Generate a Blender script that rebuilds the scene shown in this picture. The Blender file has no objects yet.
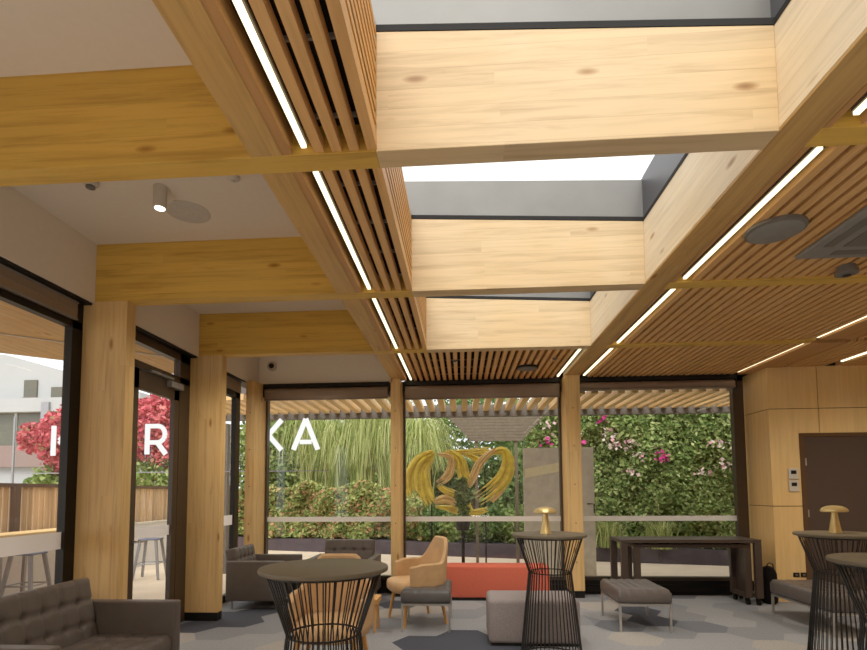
import bpy, bmesh, math, random
import numpy as np
from mathutils import Vector, Matrix
random.seed(7)
rng = np.random.default_rng(7)
scn = bpy.context.scene
C = scn.collection
PI = math.pi

# ---------------------------------------------------------------- helpers
def lin(r, g, b):
    f = lambda c: (c/255/12.92) if c/255 <= .04045 else ((c/255+.055)/1.055)**2.4
    return (f(r), f(g), f(b), 1)

class NT:
    def __init__(s, name):
        s.m = bpy.data.materials.new(name); s.m.use_nodes = True
        s.t = s.m.node_tree; s.t.nodes.clear()
        s.out = s.n('ShaderNodeOutputMaterial')
    def n(s, t, **kw):
        nd = s.t.nodes.new(t)
        for k, v in kw.items():
            if k.startswith('i_'): nd.inputs[k[2:].replace('_', ' ')].default_value = v
            else: setattr(nd, k, v)
        return nd
    def l(s, a, b): s.t.links.new(a, b)
    def ramp(s, stops):
        r = s.n('ShaderNodeValToRGB'); e = r.color_ramp.elements
        while len(e) < len(stops): e.new(.5)
        for x, (p, c) in zip(e, stops): x.position = p; x.color = c
        return r
    def math(s, op, a, b=None):
        nd = s.n('ShaderNodeMath', operation=op)
        for i, v in enumerate((a, b)):
            if v is None: continue
            if isinstance(v, (int, float)): nd.inputs[i].default_value = v
            else: s.l(v, nd.inputs[i])
        return nd.outputs[0]
    def mix(s, mode, fac, a, b):
        nd = s.n('ShaderNodeMix', data_type='RGBA', blend_type=mode)
        for i, v in ((0, fac), (6, a), (7, b)):
            if isinstance(v, (int, float, tuple)): nd.inputs[i].default_value = v
            else: s.l(v, nd.inputs[i])
        return nd.outputs[2]

def plain(name, col, rough=.5, metal=0., noise=.06, nscale=20., bump=0., bscale=200., spec=.5, coat=0.):
    t = NT(name); p = t.n('ShaderNodeBsdfPrincipled')
    p.inputs['Roughness'].default_value = rough; p.inputs['Metallic'].default_value = metal
    p.inputs['Specular IOR Level'].default_value = spec; p.inputs['Coat Weight'].default_value = coat
    tc = t.n('ShaderNodeTexCoord'); nz = t.n('ShaderNodeTexNoise', i_Scale=nscale, i_Detail=4.)
    t.l(tc.outputs['Object'], nz.inputs['Vector'])
    lo = tuple(c*(1-noise) for c in col[:3])+(1,); hi = tuple(min(1, c*(1+noise)) for c in col[:3])+(1,)
    r = t.ramp([(.3, lo), (.7, hi)]); t.l(nz.outputs['Fac'], r.inputs[0]); t.l(r.outputs[0], p.inputs['Base Color'])
    if bump:
        b2 = t.n('ShaderNodeTexNoise', i_Scale=bscale, i_Detail=3.); t.l(tc.outputs['Object'], b2.inputs['Vector'])
        b = t.n('ShaderNodeBump', i_Strength=bump, i_Distance=.01); t.l(b2.outputs['Fac'], b.inputs['Height']); t.l(b.outputs[0], p.inputs['Normal'])
    t.l(p.outputs[0], t.out.inputs[0]); return t.m

def wood(name, col, axis='x', lam='z', lam_w=.11, board_l=2.3, var=.16, grain=.3, rough=.55, knots=True, dark=.55):
    """glulam or solid timber: grain runs along axis, boards stacked along lam"""
    t = NT(name); p = t.n('ShaderNodeBsdfPrincipled', i_Roughness=rough)
    p.inputs['Specular IOR Level'].default_value = .3
    tc = t.n('ShaderNodeTexCoord'); sx = t.n('ShaderNodeSeparateXYZ'); t.l(tc.outputs['Object'], sx.inputs[0])
    A = sx.outputs['xyz'.index(axis)]; Lm = sx.outputs['xyz'.index(lam)]
    oth = sx.outputs['xyz'.index([k for k in 'xyz' if k not in (axis, lam)][0])]
    row = t.math('FLOOR', t.math('DIVIDE', Lm, lam_w))
    wn = t.n('ShaderNodeTexWhiteNoise', noise_dimensions='1D'); t.l(row, wn.inputs['W'])
    al = t.math('ADD', t.math('DIVIDE', A, board_l), t.math('MULTIPLY', wn.outputs['Value'], 7.3))
    cellid = t.math('ADD', t.math('MULTIPLY', row, 13.7), t.math('FLOOR', al))
    w2 = t.n('ShaderNodeTexWhiteNoise', noise_dimensions='1D'); t.l(cellid, w2.inputs['W'])
    cv = t.n('ShaderNodeCombineXYZ')
    t.l(t.math('MULTIPLY', A, .9), cv.inputs[0]); t.l(t.math('MULTIPLY', Lm, 15.), cv.inputs[1])
    t.l(t.math('ADD', t.math('MULTIPLY', oth, 15.), t.math('MULTIPLY', w2.outputs['Value'], 31.)), cv.inputs[2])
    nz = t.n('ShaderNodeTexNoise', i_Scale=1.5, i_Detail=6., i_Roughness=.62, i_Distortion=.5); t.l(cv.outputs[0], nz.inputs['Vector'])
    c = col[:3]; dk = (c[0]*dark, c[1]*dark*.86, c[2]*dark*.72, 1); hi = tuple(min(1, v*1.1) for v in c)+(1,)
    r = t.ramp([(.25, tuple(c[i]+(dk[i]-c[i])*grain*1.6 for i in range(3))+(1,)), (.5, c+(1,)), (.75, hi)])
    t.l(nz.outputs['Fac'], r.inputs[0])
    v = t.math('ADD', t.math('MULTIPLY', w2.outputs['Value'], 2*var), 1-var)
    cc = t.n('ShaderNodeCombineColor'); [t.l(v, cc.inputs[i]) for i in range(3)]
    out = t.mix('MULTIPLY', 1., r.outputs[0], cc.outputs[0])
    # broad colour drift
    nb = t.n('ShaderNodeTexNoise', i_Scale=1.3, i_Detail=2.); t.l(tc.outputs['Object'], nb.inputs['Vector'])
    rb = t.ramp([(.35, (1, .93, .8, 1)), (.65, (1, 1, 1, 1))]); t.l(nb.outputs['Fac'], rb.inputs[0])
    out = t.mix('MULTIPLY', .7, out, rb.outputs[0])
    if knots:
        kv = t.n('ShaderNodeCombineXYZ'); t.l(t.math('MULTIPLY', A, 1.1), kv.inputs[0]); t.l(t.math('MULTIPLY', Lm, 3.2), kv.inputs[1]); t.l(t.math('MULTIPLY', oth, 3.2), kv.inputs[2])
        vo = t.n('ShaderNodeTexVoronoi', i_Scale=1.25); t.l(kv.outputs[0], vo.inputs['Vector'])
        rk = t.ramp([(.0, (.22, .13, .06, 1)), (.045, (.5, .34, .2, 1)), (.1, (1, 1, 1, 1))]); t.l(vo.outputs['Distance'], rk.inputs[0])
        out = t.mix('MULTIPLY', .85, out, rk.outputs[0])
    # glue lines
    fr = t.math('FRACT', t.math('DIVIDE', Lm, lam_w)); gl = t.math('LESS_THAN', fr, .025)
    out = t.mix('MULTIPLY', t.math('MULTIPLY', gl, .28), out, (.35, .22, .1, 1))
    t.l(out, p.inputs['Base Color']); t.l(p.outputs[0], t.out.inputs[0]); return t.m

def emit(name, col, s):
    t = NT(name); e = t.n('ShaderNodeEmission', i_Color=col, i_Strength=s); t.l(e.outputs[0], t.out.inputs[0]); return t.m

def glass(name, tint=(.95, .97, .96, 1), refl=.6):
    t = NT(name); tr = t.n('ShaderNodeBsdfTransparent', i_Color=tint); g = t.n('ShaderNodeBsdfGlossy', i_Roughness=0.)
    lw = t.n('ShaderNodeLayerWeight', i_Blend=.5); m = t.n('ShaderNodeMixShader')   # Schlick reflectance, same from both sides
    fr = t.math('ADD', t.math('MULTIPLY', t.math('POWER', lw.outputs['Facing'], 5.), .95), .045)
    t.l(t.math('MULTIPLY', fr, refl*2), m.inputs[0]); t.l(tr.outputs[0], m.inputs[1]); t.l(g.outputs[0], m.inputs[2]); t.l(m.outputs[0], t.out.inputs[0]); return t.m

def leafmat(name, stops, trans=.35):
    t = NT(name); g = t.n('ShaderNodeNewGeometry'); r = t.ramp(stops); t.l(g.outputs['Random Per Island'], r.inputs[0])
    d = t.n('ShaderNodeBsdfDiffuse'); tl = t.n('ShaderNodeBsdfTranslucent'); m = t.n('ShaderNodeMixShader', i_Fac=trans)
    t.l(r.outputs[0], d.inputs[0]); t.l(r.outputs[0], tl.inputs[0]); t.l(d.outputs[0], m.inputs[1]); t.l(tl.outputs[0], m.inputs[2]); t.l(m.outputs[0], t.out.inputs[0]); return t.m

class MB:
    """collects shapes; build() links them as ONE mesh object"""
    def __init__(s): s.v = []; s.f = []
    def add(s, vs, fs):
        o = len(s.v); s.v += [tuple(v) for v in vs]; s.f += [tuple(i+o for i in f) for f in fs]; return s
    def box(s, x0, x1, y0, y1, z0, z1):
        return s.add([(x0,y0,z0),(x1,y0,z0),(x1,y1,z0),(x0,y1,z0),(x0,y0,z1),(x1,y0,z1),(x1,y1,z1),(x0,y1,z1)],
                     [(0,3,2,1),(4,5,6,7),(0,1,5,4),(1,2,6,5),(2,3,7,6),(3,0,4,7)])
    def cyl(s, p0, p1, r0, r1=None, n=12, caps=True):
        r1 = r0 if r1 is None else r1
        p0 = Vector(p0); p1 = Vector(p1); d = (p1-p0).normalized()
        a = d.orthogonal().normalized(); b = d.cross(a)
        vs = [p+(a*math.cos(2*PI*i/n)+b*math.sin(2*PI*i/n))*r for p, r in ((p0, r0), (p1, r1)) for i in range(n)]
        fs = [(i, (i+1) % n, n+(i+1) % n, n+i) for i in range(n)]
        if caps: fs += [tuple(range(n-1, -1, -1)), tuple(range(n, 2*n))]
        return s.add(vs, fs)
    def tube(s, pts, r, n=8, closed=False):
        pts = [Vector(p) for p in pts]; m = len(pts); vs = []; fs = []
        up = Vector((.13, .27, .95)).normalized()
        for i, p in enumerate(pts):
            d = (pts[(i+1) % m]-pts[i-1]) if closed else (pts[min(i+1, m-1)]-pts[max(i-1, 0)])
            d.normalize(); a = d.cross(up).normalized(); b = d.cross(a)
            rr = r[i] if isinstance(r, (list, tuple)) else r
            vs += [p+(a*math.cos(2*PI*k/n)+b*math.sin(2*PI*k/n))*rr for k in range(n)]
        for i in range(m if closed else m-1):
            j = (i+1) % m
            fs += [(i*n+k, i*n+(k+1) % n, j*n+(k+1) % n, j*n+k) for k in range(n)]
        if not closed: fs += [tuple(range(n-1, -1, -1)), tuple((m-1)*n+k for k in range(n))]
        return s.add(vs, fs)
    def lathe(s, prof, n=40, c=(0, 0)):
        m = len(prof); vs = [(c[0]+r*math.cos(2*PI*k/n), c[1]+r*math.sin(2*PI*k/n), z) for r, z in prof for k in range(n)]
        fs = [(i*n+k, i*n+(k+1) % n, (i+1)*n+(k+1) % n, (i+1)*n+k) for i in range(m-1) for k in range(n)]
        fs += [tuple(range(n-1, -1, -1)), tuple((m-1)*n+k for k in range(n))]
        return s.add(vs, fs)
    def prism(s, poly, axis, a, b):
        """extrude 2D poly between a and b along axis ('x','y','z')"""
        def P(u, v, w): return {'x': (w, u, v), 'y': (u, w, v), 'z': (u, v, w)}[axis]
        n = len(poly); vs = [P(u, v, a) for u, v in poly]+[P(u, v, b) for u, v in poly]
        return s.add(vs, [tuple(range(n-1, -1, -1)), tuple(range(n, 2*n))]+[(i, (i+1) % n, n+(i+1) % n, n+i) for i in range(n)])
    def xf(s, M): s.v = [tuple(M @ Vector(v)) for v in s.v]; return s
    def build(s, name, mat, parent=None, bevel=0., smooth=False, seg=2):
        me = bpy.data.meshes.new(name); me.from_pydata(s.v, [], s.f); me.materials.append(mat)
        bm = bmesh.new(); bm.from_mesh(me); bmesh.ops.recalc_face_normals(bm, faces=bm.faces); bm.to_mesh(me); bm.free()
        o = bpy.data.objects.new(name, me); C.objects.link(o); o.parent = parent
        if smooth:
            for p in me.polygons: p.use_smooth = True
            if smooth != 'all': me.set_sharp_from_angle(angle=math.radians(40))
        if bevel:
            b = o.modifiers.new('bevel', 'BEVEL'); b.width = bevel; b.segments = seg; b.limit_method = 'ANGLE'
            if seg > 2:
                for p in me.polygons: p.use_smooth = True
        return o

def tag(o, label=None, cat=None, group=None, kind=None):
    for k, v in (('label', label), ('category', cat), ('group', group), ('kind', kind)):
        if v: o[k] = v
    return o
def thing(name, label, cat, loc=(0, 0, 0), rz=0., group=None):
    o = bpy.data.objects.new(name, None); C.objects.link(o); o.location = loc; o.rotation_euler.z = rz; o.empty_display_size = .1
    return tag(o, label, cat, group)
def struct(o): o['kind'] = 'structure'; return o
def dup(root, loc, rz, label):
    r = root.copy(); C.objects.link(r); r.location = loc; r.rotation_euler.z = rz; r['label'] = label
    for ch in list(root.children):
        c = ch.copy(); C.objects.link(c); c.parent = r
        for g in list(ch.children):
            e = g.copy(); C.objects.link(e); e.parent = c
    return r

# ---------------------------------------------------------------- materials
M = {}
GL = lin(208, 166, 76)       # yellow glulam
DAYLIT = lin(208, 182, 142)    # daylight in the skylight wells, put into the timber colour
OAK = lin(190, 136, 78)
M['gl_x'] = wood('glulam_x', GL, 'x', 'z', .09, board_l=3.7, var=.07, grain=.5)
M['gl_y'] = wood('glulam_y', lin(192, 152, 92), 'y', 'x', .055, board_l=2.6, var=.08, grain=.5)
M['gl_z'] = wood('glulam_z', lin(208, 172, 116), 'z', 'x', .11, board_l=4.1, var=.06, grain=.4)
M['daylit_x'] = wood('daylit_x', DAYLIT, 'x', 'z', .1, board_l=4.6, var=.045, grain=.38)
M['daylit_y'] = wood('daylit_y', lin(236, 220, 190), 'y', 'z', .12, board_l=5.1, var=.04, grain=.22)  # side of the wells paler still: daylight put into its colour
M['slat_y'] = wood('slat_y', lin(214, 166, 108), 'y', 'x', .5, board_l=40, var=.03, grain=.25, knots=False)
M['slat_well'] = wood('slat_well', lin(214, 160, 92), 'y', 'z', .0667, board_l=40, var=.05, grain=.25, knots=False)
M['trim_y'] = wood('trim_y', lin(182, 134, 84), 'y', 'x', .5, board_l=40, var=.03, grain=.3, knots=False)
M['ply'] = wood('ply_panel', lin(222, 184, 124), 'z', 'x', 3.7, board_l=40, var=.03, grain=.14, knots=False)
M['deck_y'] = wood('batten_y', lin(224, 190, 136), 'y', 'x', .2, board_l=40, var=.08, grain=.3, knots=False)
M['fence'] = wood('fence_board', lin(190, 156, 120), 'z', 'y', .11, board_l=40, var=.25, grain=.4, knots=False)
M['oak'] = wood('oak_leg', lin(204, 150, 84), 'z', 'x', .9, board_l=40, var=.02, grain=.2, knots=False)
M['white'] = plain('white_plasterboard', lin(220, 208, 190), .8, noise=.015)
M['white_lifted'] = plain('white_wall_lifted', lin(246, 238, 224), .8, noise=.01)  # lighter than the ceiling white, in place of light missing on the back wall
M['black'] = plain('black_metal', lin(16, 14, 13), .5, spec=.3)
M['blackvoid'] = plain('black_backing', lin(14, 12, 12), .9)
M['brownvoid'] = plain('brown_backing', lin(48, 33, 22), .9)
M['bronze'] = plain('bronze_frame', lin(60, 48, 38), .4)
M['blind'] = plain('blind_fabric', lin(132, 112, 96), .38, noise=.04)
M['blind_box'] = plain('blind_headbox', lin(112, 94, 80), .35)
M['upstand'] = plain('grey_flashing', lin(108, 107, 104), .45, metal=.1, noise=.1, nscale=3.)
M['upstand_d'] = plain('dark_flashing', lin(74, 74, 80), .4, metal=.2, noise=.08, nscale=3.)
M['leather'] = plain('dark_brown_leather', lin(84, 76, 72), .42, noise=.08, nscale=9, bump=.15, bscale=260)
M['leather_d'] = plain('black_leather', lin(76, 73, 72), .36, noise=.08, nscale=9, bump=.15, bscale=260)
M['tan'] = plain('tan_leather', lin(192, 152, 106), .5, noise=.1, nscale=9, bump=.12, bscale=260)
M['steel'] = plain('brushed_steel', lin(200, 196, 190), .3, metal=.9)
M['red'] = plain('red_fabric', lin(188, 86, 64), .85, noise=.1, nscale=60, bump=.3, bscale=500)
M['greyfab'] = plain('grey_fabric', lin(134, 124, 122), .9, noise=.16, nscale=90, bump=.4, bscale=500)
M['wire'] = plain('black_wire', lin(24, 22, 21), .4)
M['top'] = plain('dark_tabletop', lin(92, 82, 66), .5, noise=.05, spec=.3)
M['cart'] = plain('dark_brown_laminate', lin(62, 50, 44), .4, noise=.05)
M['brass'] = plain('brass', lin(226, 198, 132), .34, metal=.7, noise=.05)
M['dark_grey'] = plain('dark_grey_plastic', lin(98, 92, 86), .6)
M['mid_grey'] = plain('grey_plastic', lin(124, 121, 116), .6)
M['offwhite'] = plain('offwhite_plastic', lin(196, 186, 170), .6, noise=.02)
M['spk'] = plain('speaker_cloth', lin(188, 180, 168), .8)
M['door'] = plain('dark_brown_door', lin(70, 56, 50), .45, noise=.03)
M['doorframe'] = plain('brown_door_frame', lin(84, 58, 38), .5)
M['stripe'] = leafmat('frosted_band', [(0, lin(232, 226, 220)), (1, lin(232, 226, 220))], .5)
M['led'] = emit('warm_led', (1., .83, .5, 1), 2.1)
M['lampglow'] = emit('downlight_glow', (1., .85, .66, 1), 6.)
M['glass'] = glass('window_glass')
M['skyglass'] = glass('skylight_glass', (.97, .98, .98, 1), .3)
M['screen'] = glass('screen_glass', (.97, .98, .97, 1), .12)
M['letter'] = emit('white_letter_added_glow', (1, .99, .97, 1), .95)  # glow added so the shaded letters read white
M['gold'] = plain('golden_yellow_paint', lin(246, 208, 74), .5, noise=.3, nscale=7)
M['goldlt'] = plain('pale_gold_paint', lin(236, 198, 128), .5, noise=.2, nscale=7)
M['paving'] = plain('pale_paving', lin(206, 186, 162), .85, noise=.08, nscale=2)
M['planter'] = plain('dark_planter', lin(62, 52, 58), .8, noise=.2, nscale=4)
M['soil'] = plain('soil', lin(60, 44, 34), .95, noise=.3)
M['postbrown'] = plain('brown_post', lin(84, 62, 48), .7)
M['bwall'] = plain('white_render', lin(164, 166, 168), .9, noise=.03, nscale=.6)
M['bband'] = plain('building_band', lin(128, 108, 104), .9)
M['bwin'] = plain('building_glass', lin(86, 84, 72), .15)
M['galv'] = plain('galvanised_steel', lin(150, 148, 152), .4, metal=.6)
M['bluegrey'] = plain('blue_grey_seat', lin(74, 82, 108), .5)
M['bark'] = plain('bark', lin(86, 68, 52), .95, noise=.3)
M['panelgrey'] = plain('stone_panel', lin(196, 188, 172), .9, noise=.14, nscale=6)
M['panelcream'] = plain('cream_strip', lin(226, 216, 176), .8)
M['louvre'] = plain('reflected_slat_timber', lin(98, 86, 70), .8, noise=.2)
G1 = [(0, lin(84, 106, 56)), (.35, lin(114, 138, 74)), (.7, lin(148, 164, 98)), (1, lin(184, 192, 130))]
M['leaf'] = leafmat('leaf_green', G1)
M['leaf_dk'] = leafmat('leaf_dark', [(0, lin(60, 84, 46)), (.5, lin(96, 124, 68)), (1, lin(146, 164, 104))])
M['leaf_mix'] = leafmat('leaf_mixed_red', [(0, lin(92, 108, 58)), (.45, lin(146, 162, 92)), (.78, lin(190, 194, 126)), (.86, lin(190, 136, 104)), (1, lin(206, 152, 120))])
M['leaf_pink'] = leafmat('leaf_pink', [(0, lin(150, 60, 70)), (.5, lin(208, 96, 108)), (.9, lin(236, 142, 146)), (1, lin(120, 140, 70))])
M['blossom'] = leafmat('pale_blossom', [(0, lin(226, 196, 190)), (.6, lin(240, 220, 212)), (1, lin(206, 120, 150))])
M['blossom_pk'] = leafmat('magenta_blossom', [(0, lin(176, 40, 110)), (1, lin(214, 90, 150))])
M['grass'] = leafmat('grass_blade', [(0, lin(110, 130, 66)), (.5, lin(166, 178, 104)), (1, lin(218, 216, 158))])

# ---------------------------------------------------------------- dimensions (metres; camera at x=0, y=0, z=1.5)
ZB = 3.186                    # underside of beams
S = 1.8
Y1, Y2, Y3 = 2.442, 4.242, 6.042
Y0 = Y1-S; YM = Y0-S
TB = .136
YC, YG = 7.543, 7.95          # face of back columns, back glass
XL0, XL1 = -1.045, -.88       # left main beam
XR0, XR1 = 1.508, 1.697       # right main beam
XW = -.41                     # slatted side of the skylight wells
XG = -3.33                    # left glazing
ZC = 3.70
YBK = -3.2
RX = 8.0

# ---------------------------------------------------------------- camera
f, cx, cy, pitch, yaw, roll = 518.8979, 427.1884, 457.6946, .0664, -.0675, -.0063
cp, sp, cyw, syw = math.cos(pitch), math.sin(pitch), math.cos(yaw), math.sin(yaw)
fw = Vector((syw*cp, cyw*cp, sp)); rt = Vector((cyw, -syw, 0)); up = rt.cross(fw)
r2 = rt*math.cos(roll)+up*math.sin(roll); u2 = up*math.cos(roll)-rt*math.sin(roll)
cam = bpy.data.objects.new('camera', bpy.data.cameras.new('camera')); C.objects.link(cam)
cam.matrix_world = Matrix(((r2.x, u2.x, -fw.x, 0), (r2.y, u2.y, -fw.y, 0), (r2.z, u2.z, -fw.z, 1.5), (0, 0, 0, 1)))
cam.data.sensor_fit = 'HORIZONTAL'; cam.data.sensor_width = 36; cam.data.lens = f/867*36
cam.data.shift_x = (433.5-cx)/867; cam.data.shift_y = (cy-325)/867; cam.data.clip_end = 300; cam.data.clip_start = .05
scn.camera = cam

struct(MB().box(-3.45, RX, YBK-.1, YBK, 0, 3.85).build('wall_front', plain('painted_wall', lin(206, 196, 180), .8)))
# ---------------------------------------------------------------- floor: hexagonal carpet tiles
def floor():
    cols = [lin(136, 136, 138), lin(120, 121, 125), lin(150, 144, 138), lin(100, 102, 108), lin(60, 63, 72)]
    mats = [plain('carpet_tile_%s' % n, c, .95, noise=.16, nscale=55, bump=.3, bscale=400) for n, c in zip(('grey', 'mid', 'warm', 'dim', 'dark'), cols)]
    bm = bmesh.new(); R = .29; st3 = math.sqrt(3)*R
    for i in range(-9, 21):
        for j in range(-8, 18):
            x = 1.5*R*i; y = st3*(j+.5*(i % 2))
            face = bm.faces.new([bm.verts.new((x+R*math.cos(k*PI/3), y+R*math.sin(k*PI/3), 0)) for k in range(6)])
            nz = math.sin(x*1.9+1.3+.8*math.sin(y*1.7))*math.sin(y*1.6-.4+x*.5)+random.uniform(-.35, .35)
            face.material_index = 4 if nz > .72 else 3 if nz > .5 else random.choice([0, 0, 1, 1, 2])
    for co, no in (((-3.42, 0, 0), (-1, 0, 0)), ((RX+.05, 0, 0), (1, 0, 0)), ((0, YBK, 0), (0, -1, 0)), ((0, YG+.03, 0), (0, 1, 0))):
        bmesh.ops.bisect_plane(bm, geom=bm.verts[:]+bm.edges[:]+bm.faces[:], plane_co=co, plane_no=no, clear_outer=True)
    bmesh.ops.recalc_face_normals(bm, faces=bm.faces)
    for fc in bm.faces:
        if fc.normal.z < 0: fc.normal_flip()
    me = bpy.data.meshes.new('floor'); bm.to_mesh(me); bm.free()
    for m in mats: me.materials.append(m)
    o = bpy.data.objects.new('floor', me); C.objects.link(o); struct(o)
floor()

# ---------------------------------------------------------------- beams, columns, ceilings
ys = [YM, Y0, Y1, Y2, Y3]
for y in ys:
    struct(MB().box(XG-.05, XW, y, y+TB, ZB, ZC+.03).build('beam', M['gl_x'], bevel=.004))
    # beam crossing the skylight: its top falls to the right with the roof
    if y > YM:
        struct(MB().prism([(XW, ZB), (XR0, ZB), (XR0, 3.715), (XW, 3.815)], 'y', y, y+TB).build('beam', M['daylit_x'], bevel=.004))
    else:
        struct(MB().box(XW, XR0, y, y+TB, ZB, ZC).build('beam', M['gl_x'], bevel=.004))
    struct(MB().box(XR1, RX if y < Y3 else 4.0, y, y+TB, ZB, ZB+.2).build('beam', M['gl_x'], bevel=.004))
edges = [(YBK, YM)]+[(y+TB, y+S) for y in ys[:-1]]+[(Y3+TB, YC+.2)]
for a, b in edges:
    struct(MB().box(XL0, XL1, a, b, ZB, ZC+.1).build('beam', M['gl_y'], bevel=.004))
    struct(MB().box(XL1, -.832, a, b, ZB+.004, ZB+.12).build('trim_1', M['trim_y']))
    struct(MB().box(XR1+.004, 1.735, a, b, ZB+.004, ZB+.12).build('trim_2', M['trim_y']))
struct(MB().box(XR0, XR1, YBK, YG-.08, ZB, ZB+.02).build('beam', M['gl_y'], bevel=.004))
struct(MB().prism([(YBK, ZB+.02), (YC+.2, ZB+.02), (YC+.2, 3.715), (YBK, 3.715)], 'x', XR0, XR1).build('beam', M['daylit_y']))

# portal columns at the left glazing, with black feet
for y in (YM, Y0, Y2, Y3):
    c = struct(MB().box(XG, -2.9, y, y+.125, .098, ZB).build('column', M['gl_z'], bevel=.004))
    MB().box(XG+.004, -2.904, y+.004, y+.121, 0, .098).build('column_foot', M['black'], c)
def backcol(x0, x1, y0=YC, y1=YG-.01, z1=ZB):
    c = struct(MB().box(x0, x1, y0, y1, .098, z1).build('column', M['gl_z'], bevel=.004))
    MB().box(x0+.004, x1-.004, y0+.004, y1-.004, 0, .098).build('column_foot', M['black'], c)
    b = MB()
    for k in range(5): b.cyl(((x0+x1)/2, y0+.002, .5+.55*k), ((x0+x1)/2, y0-.004, .5+.55*k), .009)
    b.build('dowel_plug', M['postbrown'], c)
backcol(XL0, -.905); backcol(1.50, 1.706); backcol(-3.215, -3.075, 7.48)

# white ceiling (left) with shadow-line bulkheads above the windows
struct(MB().box(-3.5, XL0, YBK, YG+.1, ZC, ZC+.1).build('ceiling', M['white']))
for a, b in ((YBK, YM), (YM+TB, Y0), (Y0+TB, Y2), (Y2+TB, Y3), (Y3+TB, YG)):
    struct(MB().box(-3.42, -3.197, a, b, 3.17, ZC).build('trim_3', M['white'], bevel=.003))
    struct(MB().box(-3.40, -3.215, a+.01, b-.01, 3.150, 3.17).build('trim_4', M['black']))
struct(MB().box(-3.2, XL0, YG-.03, YG+.1, 3.2, ZC).build('wall_back', M['white_lifted']))
struct(MB().box(XL1, 4.3, YG+.0, YG+.12, 3.2, ZC).build('wall_back', M['brownvoid']))

# slatted ceilings
def slats(name, xs, w, z0, dpt, y0, y1, mat, clips=True):
    m = MB()
    for x in xs: m.box(x-w/2, x+w/2, y0, y1, z0, z0+dpt)
    struct(m.build(name, mat))
pl = [-.41-.019-.0885*k for k in range(4)]
pc = [-.41-.019+.0885*k for k in range(1, 21)]
for i, (a, b) in enumerate(edges):
    last = i == len(edges)-1
    y1 = YG-.16 if last else b
    slats('ceiling_slats', pl+(pc if last or i == 0 else []), .049, 3.196, .06, a, y1, M['slat_y'])
    struct(MB().box(XL1, XR0 if (last or i == 0) else XW-.005, a, y1, 3.33, 3.4).build('ceiling_backing', M['blackvoid']))
    m = MB()
    for yy in np.arange(a+.25, y1, .42):
        m.box(-.72, 1.40 if last else -.42, yy-.006, yy+.006, 3.256, 3.275)
    struct(m.build('ceiling_batten', M['mid_grey']))
    xr = [1.90+.0885*k for k in range(0, 24)]
    slats('ceiling_slats', xr, .056, 3.196, .055, a, y1, M['slat_y'])
    struct(MB().box(XR1, RX, a, y1, 3.30, 3.4).build('ceiling_backing', M['brownvoid']))
    # plain timber band and further slats beyond the third light line
    yb = min(y1, 7.398) if last else y1
    struct(MB().box(4.035, 4.42, a, y1 if not last else y1, 3.19, 3.25).build('ceiling_band', M['trim_y']))
    slats('ceiling_slats', [4.50+.0885*k for k in range(6)]+[5.16+.0885*k for k in range(30)], .056, 3.196, .055, a, yb, M['slat_y'])
# roof over everything but the skylights
struct(MB().box(XR1-.02, RX+.2, YBK, YG+.1, 3.72, 3.8).build('roof', M['bband']))
struct(MB().box(XL0, XR0+.1, YBK, Y0, 3.86, 3.95).build('roof', M['bband']))
struct(MB().box(XL0, XR0+.1, Y3+TB-.02, YG+.1, 3.83, 3.9).build('roof', M['bband']))
struct(MB().box(XL0, XW-.02, Y0, Y3+TB, 3.86, 3.95).build('roof', M['bband']))
# skylight wells: horizontal slats on the left side, flashing upstands, glass
for a, b in ((Y0+TB, Y1), (Y1+TB, Y2), (Y2+TB, Y3)):
    m = MB()
    for k in range(9):
        z = 3.262+.0667*k
        m.box(XW-.035, XW, a, b, z, z+.036)
    struct(m.build('well_slats', M['slat_well']))
    struct(MB().box(XW-.06, XW-.045, a, b, 3.265, 3.86).build('well_backing', M['brownvoid']))
for y in (Y1, Y2, Y3):
    m = MB(); m.prism([(XW-.2, 3.835), (XR0+.02, 3.735), (XR0+.02, 4.10), (XW-.2, 4.19)], 'y', y+.055, y+.07)
    struct(m.build('skylight_upstand', M['upstand']))
    struct(MB().prism([(XW, 3.8155), (XR0, 3.7155), (XR0, 3.75), (XW, 3.85)], 'y', y-.003, y+.05).build('trim_5', M['blackvoid']))
for a, b in ((Y0, Y1+.055), (Y1+.07, Y2+.055), (Y2+.07, Y3+.055)):
    struct(MB().box(XR0+.02, XR0+.035, a, b, 3.74, 4.12).build('skylight_upstand', M['upstand_d']))
    struct(MB().box(XR0-.004, XR0+.02, a, b, 3.712, 3.742).build('trim_6', M['blackvoid']))
    struct(MB().box(XW-.22, XW-.2, a, b, 3.8, 4.19).build('skylight_upstand', M['upstand']))
    m = MB(); m.add([(XW-.2, a, 4.20), (XR0+.03, a, 4.115), (XR0+.03, b, 4.115), (XW-.2, b, 4.20)], [(0, 1, 2, 3)])
    struct(m.build('skylight_glass', M['skyglass']))

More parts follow.
